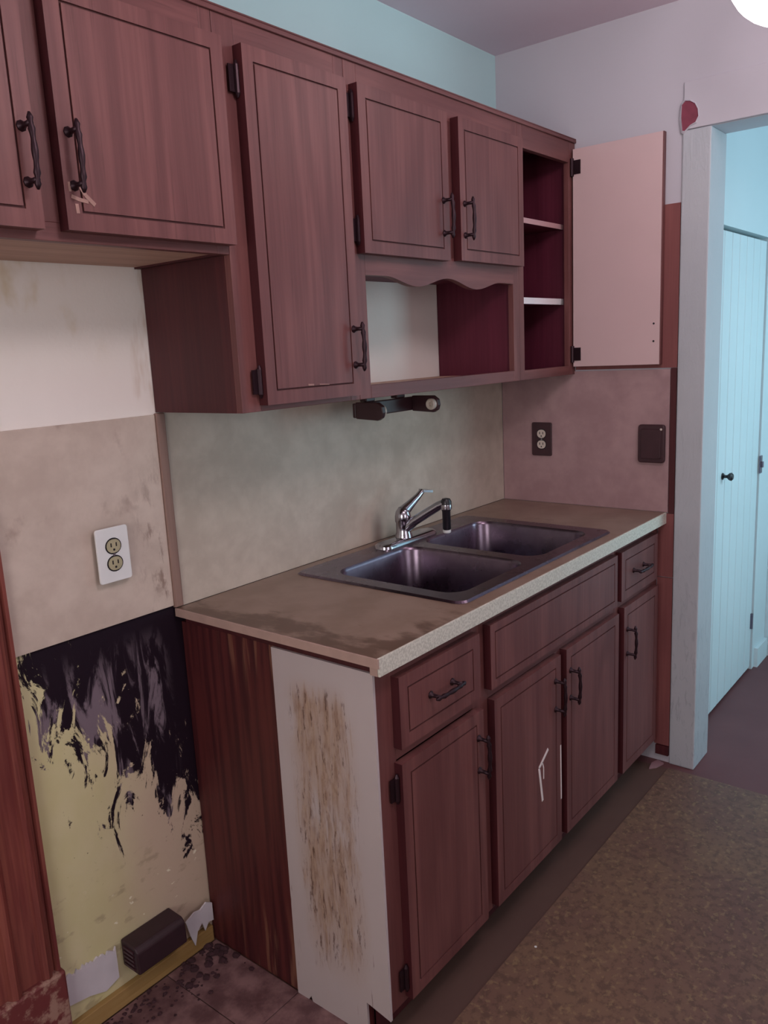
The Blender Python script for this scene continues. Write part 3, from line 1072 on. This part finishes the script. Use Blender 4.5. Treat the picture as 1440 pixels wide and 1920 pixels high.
outlet('wall_outlet', 'white duplex outlet on the dirty beige wall sheet', M_whitep, plain('yellowed_receptacle', (0.42, 0.38, 0.24), 0.5, var=0.2), (-0.171, -0.0072, 1.086), 'y', 0.080, 0.122, proud=0.012)
outlet('wall_outlet', 'pale duplex outlet in a dark brown plate on the end backsplash', M_brownp, M_cream, (1.5383, -0.171, 1.150), 'x', 0.080, 0.122)
t = thing('switch_box', 'dark brown blank box on the backsplash beside the white post', 'wall plate', (1.5383, -0.582, 1.147))
bm = bmesh.new()
add_prism(bm, [(1.538, -0.582 + a, 1.147 + b) for a, b in rrect(-0.045, 0.045, -0.064, 0.064, 0.010, 4)], (-0.016, 0, 0))
obj('box_body', bm, M_brownp, t, bevel=0.003)
bm = bmesh.new()
add_prism(bm, [(1.5218, -0.582 + a, 1.147 + b) for a, b in rrect(-0.034, 0.034, -0.050, 0.050, 0.006, 4)], (-0.003, 0, 0))
obj('box_cover', bm, M_brownp, t, bevel=0.002)
bm = bmesh.new()
add_lathe(bm, (1.5217, -0.616, 1.196), (-1, 0, 0), [(0.004, 0), (0.004, 0.002), (0.002, 0.003)], 10)
obj('screw', bm, M_cream, t)

# ------------------------------------------------------------------ bottom of the wall behind the stove
o = obj('sill_board', bx(-0.410, -0.004, -0.0005, -0.016, 0.004, 0.048), wood('ochre_wood', (0.20, 0.11, 0.03), (0.36, 0.23, 0.08), (0.42, 0.28, 0.11), 0.6, axis='x'), bevel=0.002)
tag(o, 'bare ochre wooden strip at the foot of the stained wall', 'baseboard')
random.seed(3)
top = []
N = 26
for i in range(N + 1):
    u = i / N
    xx = -0.409 + 0.135 * u
    top.append((xx, -0.0004, 0.168 - 0.012 * u + random.uniform(-0.006, 0.006)))
bot = [(-0.274, -0.0004, 0.078), (-0.31, -0.0004, 0.066), (-0.35, -0.0004, 0.082), (-0.409, -0.0004, 0.094)]
M_plas = plain('bare_plaster', (0.60, 0.58, 0.62), 0.85, var=0.12, scale=18)
o = obj('plaster_patch', add_prism(bmesh.new(), top + bot, (0, -0.005, 0)), M_plas)
tag(o, 'ragged bare white plaster strip beside the wooden casing', 'plaster patch')
pp = [(-0.088, 0.110), (-0.060, 0.122), (-0.042, 0.118), (-0.022, 0.128), (-0.004, 0.116), (-0.004, 0.066), (-0.020, 0.070), (-0.032, 0.052), (-0.040, 0.080), (-0.056, 0.064), (-0.066, 0.030), (-0.078, 0.066)]
o = obj('plaster_patch', add_prism(bmesh.new(), [(x, -0.0170, z) for x, z in pp], (0, -0.004, 0)), M_plas)
tag(o, 'torn white plaster scrap between the black box and the base cabinet', 'plaster patch')

t = thing('electrical_box', 'dark range outlet box on the wall above the floor', 'outlet box', (-0.19, -0.035, 0.098))
bm = bmesh.new()
add_prism(bm, [(-0.258, y, z) for y, z in ((-0.0015, 0.098), (-0.0015, 0.168), (-0.056, 0.166), (-0.066, 0.156), (-0.068, 0.100))], (0.138, 0, 0))
obj('box_body', bm, plain('dusty_black_box', (0.030, 0.012, 0.018), 0.5, var=0.4), t, bevel=0.004)
bm = bmesh.new()
for q in range(5):
    zz = 0.108 + 0.011 * q
    add_box(bm, -0.2580, -0.2615, -0.014, -0.054, zz, zz + 0.005)
obj('vent_ribs', bm, M_brownp, t)

# debris on the floor at the foot of the wall
random.seed(11)
M_dirt = plain('dark_dirt', (0.045, 0.016, 0.022), 0.95, var=0.5)
bm = bmesh.new()
for i in range(170):
    xx = random.uniform(-0.40, -0.005)
    yy = -0.020 - abs(random.gauss(0, 0.055))
    s = random.uniform(0.002, 0.011) * (1.2 if xx > -0.15 else 0.7)
    r = bmesh.ops.create_icosphere(bm, subdivisions=1, radius=s)
    for v in r['verts']:
        v.co *= random.uniform(0.7, 1.25)
        v.co.z = abs(v.co.z) * 0.6 if v.co.z > 0 else 0.0
        v.co += Vector((xx, yy, 0.0040))
o = obj('dirt', bm, M_dirt, kind='stuff')
tag(o, 'dark loose dirt and rubble along the foot of the stained wall', 'dirt')

# floor tiles in the stove space
for ix, x0 in enumerate((-0.764, -0.459, -0.154)):
    for iy, y0 in enumerate((-0.018, -0.323)):
        x1 = min(x0 + 0.3028, 0.0)
        y1 = max(y0 - 0.3028, -0.671)
        obj('tile', bx(x0, x1, y0, y1, 0.0003, 0.0036), M_tile, floor, bevel=0.0008)

# casing at the left with fluted profile and worn plinth
t = thing('wood_casing', 'dark red varnished fluted wooden casing at the left edge', 'casing', (-0.48, -0.02, 0.0))
prof = [(-0.410, 0), (-0.410, -0.012), (-0.414, -0.018), (-0.421, -0.018), (-0.425, -0.013), (-0.431, -0.013), (-0.435, -0.020), (-0.444, -0.023), (-0.452, -0.019), (-0.456, -0.015), (-0.500, -0.015), (-0.504, -0.020), (-0.514, -0.024), (-0.524, -0.020), (-0.530, -0.014), (-0.556, -0.014), (-0.570, -0.022), (-0.570, 0)]
bm = bmesh.new()
add_prism(bm, [(x, y * 1.7 + (0.012 if y < 0 else 0) - 0.0006, 0.205) for x, y in prof], (0, 0, 1.48))
obj('fluted_board', bm, M_casing, t)
k = Mat('worn_plinth', 0.5)
n = k.noise(k.pos(), 28, 5, 0.65)
k.color(k.mix(k.step(n, 0.46, 0.60), (0.16, 0.035, 0.035), (0.36, 0.22, 0.17)))
obj('plinth', bx(-0.578, -0.4085, -0.0006, -0.030, 0.001, 0.2045), k.m, t, bevel=0.005)

# small scraps on the floor
bm = bmesh.new()
add_prism(bm, [(1.545, -0.622, 0.0005), (1.51, -0.612, 0.0005), (1.47, -0.618, 0.0005), (1.49, -0.636, 0.0005), (1.53, -0.648, 0.0005)], (0, 0, 0.006)) if False else add_prism(bm, [(1.532, -0.622, 0.0005), (1.50, -0.612, 0.0005), (1.46, -0.618, 0.0005), (1.48, -0.636, 0.0005), (1.52, -0.648, 0.0005)], (0, 0, 0.006))
o = obj('linoleum_scrap', bm, plain('pink_scrap', (0.30, 0.17, 0.19), 0.7))
tag(o, 'pale pinkish flooring scrap at the corner by the white post', 'scrap')
bm = bmesh.new()
bmesh.ops.create_icosphere(bm, subdivisions=1, radius=0.004)
for v in bm.verts:
    v.co.z = max(v.co.z * 0.6, 0)
bmesh.ops.translate(bm, verts=bm.verts, vec=(0.454, -0.710, 0.0042))
o = obj('white_crumb', bm, M_whitep)
tag(o, 'tiny white crumb on the brown floor in front of the cabinets', 'crumb')

# ------------------------------------------------------------------ ceiling lamps
def ceiling_lamp(label, x, y, strength):
    t = thing('ceiling_lamp', label, 'lamp', (x, y, H), 'globe ceiling lamps')
    bm = bmesh.new()
    add_lathe(bm, (x, y, H - 0.0005), (0, 0, -1), [(0.075, 0), (0.075, 0.012), (0.055, 0.022), (0.05, 0.05)], 28)
    obj('lamp_base', bm, M_chrome, t, smooth=True)
    bm = bmesh.new()
    bmesh.ops.create_uvsphere(bm, u_segments=32, v_segments=20, radius=0.135)
    bmesh.ops.translate(bm, verts=bm.verts, vec=(x, y, 2.305))
    k = Mat('lit_opal_glass', 0.3)
    k.color((0.9, 0.88, 0.88))
    k.b.inputs['Emission Color'].default_value = (1.0, 0.86, 0.88, 1)
    k.b.inputs['Emission Strength'].default_value = strength
    obj('globe', bm, k.m, t, smooth=True)


ceiling_lamp('glowing white globe ceiling lamp in the upper right corner', 1.007, -1.075, 5.0)
ceiling_lamp('added globe ceiling lamp out of view, brightening the upper cabinets', -0.12, -1.5, 20.0)  # unseen lamp, added to light the upper cabinets
